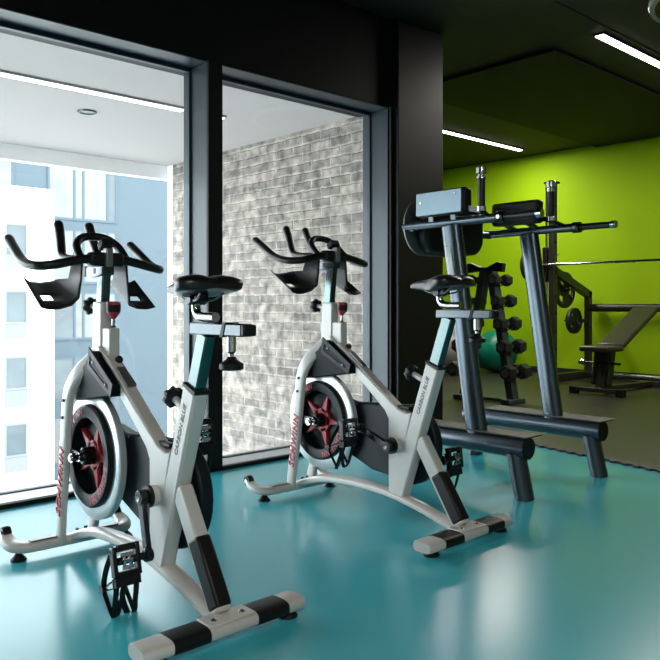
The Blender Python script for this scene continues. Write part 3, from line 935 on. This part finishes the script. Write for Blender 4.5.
def base_name(o):
    return o.name.split('.')[0]
def pose_bike(R, ang, dh, ds, pedal_tilt):
    """crank angle from straight down (positive swings the left pedal forward)"""
    cr = [o for o in R.children if base_name(o) == 'crank_arm']
    pd = [o for o in R.children if base_name(o) == 'pedal']
    cr.sort(key=lambda o: o.location.x)
    pdl = pd if True else pd
    for i, (c, p) in enumerate(zip(cr, PEDALS(R))):
        s = -1 if i == 0 else 1
        a = ang if s < 0 else ang + PI
        c.rotation_euler = (a, 0, 0)
        tip = Vector((0, 0.175 * math.sin(a), -0.175 * math.cos(a)))
        p.location = Vector((c.location.x + s * 0.014, c.location.y, c.location.z)) + tip
        p.rotation_euler = (pedal_tilt[i], 0, 0)
    for o in R.children:
        if base_name(o) in bar_group:
            o.location.z += dh
        if base_name(o) in seat_group:
            o.location.z += ds
            if base_name(o) == 'seat_post':
                o.location.y -= ds * 0.35
            else:
                o.location.y -= ds * 0.65
def PEDALS(R):
    ps = [o for o in R.children if base_name(o) == 'pedal']
    def side(o):
        return sum(v.co.x for v in o.data.vertices)
    return sorted(ps, key=side)

near = make_bike()
far = copy_tree(near)
near.location = (1.226, 1.818, 0)
near.rotation_euler = (0, 0, math.radians(-0.91))
far.location = (2.431, 1.884, 0)
far.rotation_euler = (0, 0, math.radians(-0.37))
pose_bike(near, math.radians(-14), 0.0, 0.0, (math.radians(-14), math.radians(-8)))
pose_bike(far, math.radians(110), DH, DS, (math.radians(-4), math.radians(-6)))
tag(near, 'white spin bike nearest the camera, in front of the left window pane', 'exercise bike', 'white spin bikes by the window')
tag(far, 'white spin bike farther back, in front of the brick wall and pillar', 'exercise bike', 'white spin bikes by the window')

# ------------------------------------------------------------------ dip and knee-raise station (arms run along y)
def make_dip():
    o = Vector((3.55, 2.45, 0))
    R = empty('dip_station', o)
    T = 'dip_metal'
    ua, ub = 3.18 - o.x, 3.918 - o.x
    V = lambda v_: v_ - o.y
    for i, u in enumerate((ua, ub)):
        sg = 1 if i == 0 else -1
        bt = MB().cyl((u, V(2.045), 0.25), (u, V(2.97), 0.25), 0.055, seg=32).build('base_tube', T, R)
        MB().cyl((u, V(2.040), 0.25), (u, V(2.046), 0.25), 0.053, seg=32).build('end_cap', 'black_plastic', bt)
        MB().cyl((u, V(2.969), 0.25), (u, V(2.974), 0.25), 0.053, seg=32).build('end_cap', 'dip_plate', bt)
        for vt, vb in ((2.115, 2.065), (2.86, 2.91)):
            m = MB()
            m.rings([[(u + 0.056 * math.cos(a), V(vb) + 0.044 * math.sin(a), 0.001) for a in [2 * PI * k / 24 for k in range(24)]],
                     [(u + 0.056 * math.cos(a), V(vt) + 0.044 * math.sin(a), 0.22) for a in [2 * PI * k / 24 for k in range(24)]]])
            m.build('foot', T, R)
        MB().box((u - 0.045, V(2.03), 0.303), (u + 0.12, V(2.80), 0.310)).build('step_plate', 'dip_foot', R, bevel=0.002) if i else MB().box((u - 0.045, V(2.03), 0.303), (u + 0.10, V(2.80), 0.310)).build('step_plate', 'dip_foot', R, bevel=0.002)
        pt, pb = Vector((u, V(2.515), 1.37)), Vector((u, V(2.350), 0.29))
        po = MB().tube([pb, pt], (0.040, 0.058), 28, side=(1, 0, 0), power=0.85).build('post', T, R)
        if i == 0:
            dd = (pt - pb).normalized()
            nn = Vector((0, dd.z, -dd.y))
            c0 = pb.lerp(pt, 0.86)
            m = MB()
            ring = []
            for k, (a0, a1) in enumerate([(0.0, 0.0)]):
                pass
            st_path = [pb.lerp(pt, 0.72), pb.lerp(pt, 0.90)]
            rg = []
            for q in st_path:
                rg.append([q + Vector((-0.0405 * abs(math.cos(t)) ** 0.85, 0, 0)) + nn * (0.0585 * math.copysign(abs(math.sin(t)) ** 0.85, math.sin(t))) for t in [(-0.15 + 0.12 * k) for k in range(7)]])
            vs = [[m.bm.verts.new(p - Vector((0.0008, 0, 0))) for p in r_] for r_ in rg]
            for k in range(6):
                m.bm.faces.new((vs[0][k], vs[0][k + 1], vs[1][k + 1], vs[1][k]))
            so = m.build('safety_sticker', 'sticker', po, label='pale safety sticker')
            sd = so.modifiers.new('solid', 'SOLIDIFY')
            sd.thickness = 0.001
        # arm with dip grip
        z = 1.392
        ar = MB().cyl((u, V(2.20), z), (u, V(2.85), z), 0.024, seg=20).build('arm', T, R)
        MB().cyl((u, V(2.180), z), (u, V(2.222), z), 0.031, seg=20).build('collar', 'black_gloss', ar)
        MB().cyl((u - 0.034, V(2.200), z), (u + 0.034, V(2.200), z), 0.010, seg=12).build('collar_bolt', 'chrome', ar)
        gr = MB().cyl((u, V(1.995), z), (u, V(2.190), z), 0.0185, seg=20).build('dip_grip', 'grip_rubber', R)
        MB().cyl((u, V(1.968), z), (u, V(1.996), z), 0.021, seg=20).build('grip_cap', 'chrome', gr)
        # forearm pad standing on the arm, steel backing plate on its outer side
        pu = 3.100 - o.x if i == 0 else 3.865 - o.x
        fp = MB().box((min(pu + sg * 0.006, pu + sg * 0.078), V(2.372), 1.424), (max(pu + sg * 0.006, pu + sg * 0.078), V(2.700), 1.562)).build('forearm_pad', 'pad_vinyl', R, bevel=0.022, segs=4)
        bp_ = MB().box((min(pu - sg * 0.002, pu + sg * 0.010), V(2.388), 1.430), (max(pu - sg * 0.002, pu + sg * 0.010), V(2.695), 1.554)).build('backing_plate', 'dip_plate', fp, bevel=0.004)
        for vv in (2.43, 2.66):
            MB().cyl((pu - sg * 0.006, V(vv), 1.53 if vv < 2.5 else 1.50), (pu, V(vv), 1.53 if vv < 2.5 else 1.50), 0.006, seg=10).build('bolt', 'chrome', fp)
        for vv in (2.47, 2.62):
            MB().bar((u - sg * 0.035, V(vv), 1.40), (pu + sg * 0.04, V(vv), 1.435), 0.03, 0.02, side=(0, 1, 0)).build('pad_bracket', T, fp)
        # upright hand grip at the front end of the pad
        hu = 3.125 - o.x if i == 0 else 3.778 - o.x
        hz = 1.445
        hg = MB().cyl((hu, V(2.282), hz), (hu, V(2.282), hz + 0.145), 0.019, seg=20).build('hand_grip', 'grip_rubber', R)
        m = MB().lathe((hu, V(2.282), hz + 0.140), (0, 0, 1), [(0, 0.018), (0.004, 0.024), (0.014, 0.024), (0.017, 0.016), (0.026, 0.016), (0.030, 0.027), (0.060, 0.027), (0.066, 0.020), (0.066, 0.0)], 24)
        m.build('grip_cap', 'chrome', hg)
        MB().lathe((hu, V(2.282), hz - 0.02), (0, 0, 1), [(0, 0.020), (0.0, 0.024), (0.022, 0.024), (0.026, 0.018)], 24).build('grip_base', 'chrome', hg)
        MB().bar((hu, V(2.282), hz - 0.015), (pu + sg * 0.04, V(2.40), 1.455), 0.028, 0.022, side=(0, 0, 1)).build('grip_bracket', 'black_gloss', hg)
        MB().bar((hu, V(2.282), hz - 0.02), (u, V(2.282), z + 0.01), 0.022, 0.022, side=(0, 1, 0)).build('grip_stay', 'black_gloss', hg)
    # cross members and the back pad between the arms
    MB().cyl((ua, V(2.80), 1.385), (ub, V(2.80), 1.385), 0.022, seg=20).build('cross_bar', T, R)
    def stadium(hw, hh, rad, n=8):
        pts = []
        for (cx_, cz_, a0) in ((hw - rad, hh - rad, 0), (-hw + rad, hh - rad, PI / 2), (-hw + rad, -hh + rad, PI), (hw - rad, -hh + rad, 1.5 * PI)):
            for k in range(n + 1):
                a = a0 + k * PI / 2 / n
                pts.append((cx_ + rad * math.cos(a), cz_ + rad * math.sin(a)))
        return pts
    zc = 1.40
    pl = MB().prism([(x - 0.055, z_ + zc) for x, z_ in stadium(0.335, 0.165, 0.16)], V(2.835), V(2.843), 'y')
    bp = MB().prism([(x - 0.02, z_ + zc) for x, z_ in stadium(0.275, 0.150, 0.10)], V(2.755), V(2.835), 'y').build('back_pad', 'pad_vinyl', R, bevel=0.025, segs=4)
    pl.build('backing_plate', 'plate_grey', bp)
    tag(R, 'gunmetal dip and knee-raise station with black pads beside the pillar', 'dip station')
    return R
make_dip()

# ------------------------------------------------------------------ A-frame dumbbell rack and its dumbbells
RU, RV = 6.14, 4.40
rk = empty('dumbbell_rack', (RU, RV, 0.004))
zs = [1.168, 0.965, 0.745, 0.525, 0.285]
offs = [-0.105, -0.150, -0.200, -0.245, -0.295]
for s in (-1, 1):
    # s=-1: right-hand side in the photo (towards smaller y)
    top, bot = Vector((0, s * 0.035, 1.30)), Vector((0, s * 0.285, 0.03))
    sd_ = MB().bar(bot, top, 0.10, 0.075).build('upright', 'rack_steel', rk, bevel=0.006)
    for zz, of in zip(zs, offs):
        m = MB()
        y = s * (-of)
        m.bar((-0.05, s * (abs(of) - 0.06), zz - 0.055), (-0.05, s * (abs(of) + 0.045), zz - 0.020), 0.018, 0.008)
        m.bar((0.05, s * (abs(of) - 0.06), zz - 0.055), (0.05, s * (abs(of) + 0.045), zz - 0.020), 0.018, 0.008)
        m.build('cradle', 'rack_steel', rk)
    MB().box((-0.14, s * 0.285 - 0.05, 0.0), (0.14, s * 0.285 + 0.05, 0.05)).build('foot', 'rack_steel', rk, bevel=0.01)
    # winged top plate
    MB().prism([(s * 0.0, 1.285), (s * 0.215, 1.262), (s * 0.225, 1.345), (s * 0.16, 1.362), (s * 0.04, 1.315), (s * 0.0, 1.315)], -0.09, -0.03).build('top_plate', 'black_plastic', rk, bevel=0.004)
MB().box((-0.03, -0.285, 0.01), (0.03, 0.285, 0.04)).build('base_bar', 'rack_steel', rk)
tag(rk, 'dark A-frame dumbbell rack standing behind the dip station', 'dumbbell rack')
def make_dumbbell():
    r = empty('dumbbell')
    hd = 0.0
    MB().cyl((-0.075, 0, 0), (0.075, 0, 0), 0.016, seg=16).build('handle', 'chrome', r)
    for s in (-1, 1):
        h = MB()
        R0 = 0.062
        def hexr(x, k):
            return [(x, R0 * k * math.cos(PI / 6 + PI / 3 * j), R0 * k * math.sin(PI / 6 + PI / 3 * j)) for j in range(6)]
        h.rings([hexr(s * 0.055, 0.8), hexr(s * 0.065, 1), hexr(s * 0.140, 1), hexr(s * 0.150, 0.82)])
        hh = h.build('head', 'dumbbell_rubber', r, sharp=20)
        MB().lathe((s * 0.150, 0, 0), (s, 0, 0), [(0.0, 0.034), (0.0015, 0.034), (0.0015, 0.0)], 24).build('end_badge', 'plate_grey', hh)
    return r
proto = None
words = ['topmost', 'second', 'third', 'fourth', 'lowest']
scal = [0.95, 1.02, 1.10, 1.17, 1.22]
for s, side in ((-1, 'right'), (1, 'left')):
    for k, (zz, of) in enumerate(zip(zs, offs)):
        if proto is None:
            d_ = proto = make_dumbbell()
        else:
            d_ = copy_tree(proto)
        d_.location = (RU + 0.0, RV + s * (abs(of) + (0.036, 0.030, 0.022, 0.022, 0.022)[k]), zz + 0.004 + 0.02)
        d_.scale = (scal[k], scal[k], scal[k])
        what = {'topmost': 'topmost', 'lowest': 'lowest'}.get(words[k], words[k] + ' from the top')
        tag(d_, 'black hex dumbbell, %s on the %s side of the dumbbell rack' % (what, side), 'dumbbell', 'hex dumbbells on the rack')

# exercise balls
def ball(c, r, mat, label):
    m = MB()
    prof = []
    n = 26
    for i in range(n + 1):
        a = PI * i / n
        rr_ = r * math.sin(a)
        prof.append((-r * math.cos(a), rr_ * (1 + 0.004 * math.cos(8 * a))))
    m.lathe((0, 0, r), (0, 0, 1), prof, 40)
    o = m.build('exercise_ball', mat, None, sharp=80)
    o.location = (c[0], c[1], 0.004)
    MB().cyl((0, -r * 0.72, r * 1.69), (0, -r * 0.73, r * 1.71), 0.012, seg=12).build('valve_plug', 'black_plastic', o)
    tag(o, label, 'exercise ball', 'exercise balls by the green wall')
ball((8.865, 6.215), 0.300, 'ball_green', 'dark green exercise ball on the floor behind the dumbbell rack')
ball((8.38, 6.66), 0.300, 'ball_grey', 'pale grey exercise ball half hidden beside the pillar')

# ------------------------------------------------------------------ smith machine
def make_smith():
    o = Vector((8.7, 4.0, 0.004))
    R = empty('smith_machine', o)
    K = 'smith_steel'
    uf, ur = 8.27 - o.x, 9.13 - o.x
    for s, v_ in ((1, 4.97 - o.y), (-1, 3.03 - o.y)):
        up = MB().box((uf - 0.045, v_ - 0.035, 0.05), (uf + 0.045, v_ + 0.035, 2.44)).build('front_upright', K, R, bevel=0.004)
        for q in range(9):
            MB().cyl((uf, v_ - 0.05, 0.4 + q * 0.22), (uf, v_ + 0.05, 0.4 + q * 0.22), 0.010, seg=8).build('rack_peg', 'black_gloss', up)
        MB().box((uf - 0.06, v_ - 0.06, 2.44), (uf + 0.06, v_ + 0.09, 2.465)).build('cap_plate', 'black_plastic', up)
        MB().cyl((uf - 0.02, v_ + s * 0.075, 0.08), (uf - 0.02, v_ + s * 0.075, 2.44), 0.014, seg=14).build('guide_rod', 'chrome', R)
        MB().box((ur - 0.04, v_ - 0.035, 0.05), (ur + 0.04, v_ + 0.035, 1.12)).build('rear_upright', K, R, bevel=0.004)
        MB().bar((uf, v_, 1.38), (ur + 0.035, v_, 1.07), 0.07, 0.10, side=(0, 1, 0)).build('diagonal_strut', K, R, bevel=0.004)
        MB().box((uf - 0.25, v_ - 0.04, 0.0), (ur + 0.1, v_ + 0.04, 0.09)).build('base_beam', K, R, bevel=0.004)
        for (pu_, pz_) in ((8.74 - o.x, 1.14), (9.0 - o.x, 0.74)):
            MB().cyl((pu_, v_ + s * 0.03, pz_), (pu_, v_ + s * 0.27, pz_), 0.012, seg=14).build('plate_peg', 'chrome', R)
        MB().bar((8.74 - o.x, v_, 1.14), (8.74 - o.x, v_, 1.25), 0.04, 0.05, side=(0, 1, 0)).build('peg_bracket', K, R)
        MB().bar((9.0 - o.x, v_, 0.74), (ur, v_, 0.74), 0.04, 0.05, side=(0, 1, 0)).build('peg_bracket', K, R)
        ca = MB().box((uf - 0.055, v_ + s * 0.055, 1.23), (uf + 0.02, v_ + s * 0.115, 1.66)).build('bar_carriage', 'black_plastic', R, bevel=0.01)
    MB().cyl((ur, 3.03 - o.y, 0.91), (ur, 4.97 - o.y, 0.91), 0.05, seg=24).build('cross_tube', K, R)
    MB().cyl((ur + 0.02, 3.03 - o.y, 0.05), (ur + 0.02, 4.97 - o.y, 0.05), 0.03, seg=20).build('base_cross_tube', 'plate_grey', R)
    tag(R, 'dark steel smith machine frame standing against the green wall', 'smith machine')
make_smith()
bar = empty('barbell', (8.190, 4.0, 1.444))
MB().cyl((0, -1.35, 0), (0, 1.30, 0), 0.014, seg=16).build('bar_shaft', 'chrome', bar)
for yy in (0.10, -0.10):
    MB().cyl((0, yy - 0.02, 0), (0, yy + 0.02, 0), 0.0155, seg=16).build('knurl_mark', 'black_plastic', bar)
MB().cyl((0, 0.88, 0), (0, 0.925, 0), 0.022, seg=18).build('hook_collar', 'chrome', bar)
MB().tube([(0, 0.90, 0.015), (-0.03, 0.89, 0.04), (-0.03, 0.86, 0.10), (-0.01, 0.84, 0.13)], 0.010, 10, smooth=4).build('hook', 'chrome', bar)
tag(bar, 'long chrome barbell resting across the smith machine', 'barbell')
def plate(c, r, th_, label):
    o = MB().lathe((0, 0, 0), (0, 1, 0), [(-th_ / 2, 0.026), (-th_ / 2, 0.07), (-th_ * 0.25, 0.08), (-th_ * 0.25, r * 0.45)], 48) if False else None
    R_ = empty('weight_plate', c)
    MB().lathe((0, 0, 0), (0, 1, 0), [(-th_ / 2, r * 0.80), (-th_ / 2, r * 0.97), (-th_ * 0.3, r), (th_ * 0.3, r), (th_ / 2, r * 0.97), (th_ / 2, r * 0.80)], 56, True).build('rim', 'iron', R_)
    MB().lathe((0, 0, 0), (0, 1, 0), [(-th_ * 0.45, 0.028), (-th_ * 0.45, r * 0.38), (th_ * 0.45, r * 0.38), (th_ * 0.45, 0.028)], 40, True).build('hub', 'iron', R_)
    for k in range(3):
        a0 = k * 2 * PI / 3 + 0.3
        m = MB()
        n = 8
        f = lambda y_: [(r_ * math.cos(a_), y_, r_ * math.sin(a_)) for r_, a_ in [(r * 0.36, a0 + 1.3 * j / n) for j in range(n + 1)] + [(r * 0.82, a0 + 1.3 * (n - j) / n) for j in range(n + 1)]]
        m.rings([f(-th_ * 0.28), f(th_ * 0.28)])
        m.build('web', 'iron', R_)
    tag(R_, label, 'weight plate', 'weight plates on the smith machine')
plate((8.74, 5.085, 1.144), 0.235, 0.045, 'large black weight plate hung under the diagonal strut of the smith machine')
plate((9.0, 5.10, 0.744), 0.170, 0.06, 'small black weight plate on the low peg of the smith machine')
plate((8.190, 5.24, 1.444), 0.20, 0.045, 'black weight plate on the end of the chrome barbell')

# ------------------------------------------------------------------ incline bench
def make_bench():
    o = Vector((7.9, 3.92, 0.004))
    R = empty('weight_bench', o)
    U = lambda u: u - o.x
    K = 'smith_steel'
    s0 = MB().box((U(7.30), -0.165, 0.455), (U(7.66), 0.165, 0.515)).build('seat', 'bench_vinyl', R, bevel=0.022, segs=4)
    a, b = Vector((U(7.68), 0, 0.500)), Vector((U(8.52), 0, 0.90))
    MB().bar(a, b, 0.30, 0.058, side=(0, 1, 0)).build('backrest', 'bench_vinyl', R, bevel=0.022, segs=4)
    MB().bar(a + Vector((0.02, 0, -0.05)), b + Vector((-0.15, 0, -0.12)), 0.06, 0.05, side=(0, 1, 0)).build('backrest_support', K, R)
    ff = MB().box((U(7.35), -0.29, 0.03), (U(7.42), 0.29, 0.075)).build('front_foot', K, R, bevel=0.005)
    for s in (-1, 1):
        MB().box((U(7.345), s * 0.26 - 0.04, 0.0), (U(7.425), s * 0.26 + 0.04, 0.078)).build('rubber_foot', 'black_plastic', ff, bevel=0.004)
    MB().box((U(8.58), -0.22, 0.0), (U(8.65), 0.22, 0.06)).build('rear_foot', K, R, bevel=0.005)
    MB().bar((U(7.38), 0, 0.06), (U(8.62), 0, 0.04), 0.075, 0.05, side=(0, 1, 0)).build('spine_beam', K, R, bevel=0.004)
    MB().bar((U(7.50), 0, 0.07), (U(7.60), 0, 0.46), 0.10, 0.13, side=(0, 1, 0)).build('seat_column', K, R, bevel=0.005)
    for s in (-1, 1):
        MB().bar((U(7.48), s * 0.085, 0.10), (U(7.56), s * 0.085, 0.455), 0.02, 0.10, side=(0, 1, 0)).build('side_plate', K, R, bevel=0.004)
    m = MB().cyl((U(7.50), -0.20, 0.33), (U(7.50), 0.20, 0.33), 0.014, seg=14).build('adjuster_pin', 'black_gloss', R)
    MB().lathe((U(7.50), 0.20, 0.33), (0, 1, 0), [(0, 0.02), (0.01, 0.032), (0.03, 0.032), (0.034, 0.018), (0.05, 0.018), (0.052, 0.026), (0.065, 0.024)], 20).build('pin_knob', 'chrome', m)
    tag(R, 'dark incline weight bench in front of the green wall', 'weight bench')
make_bench()
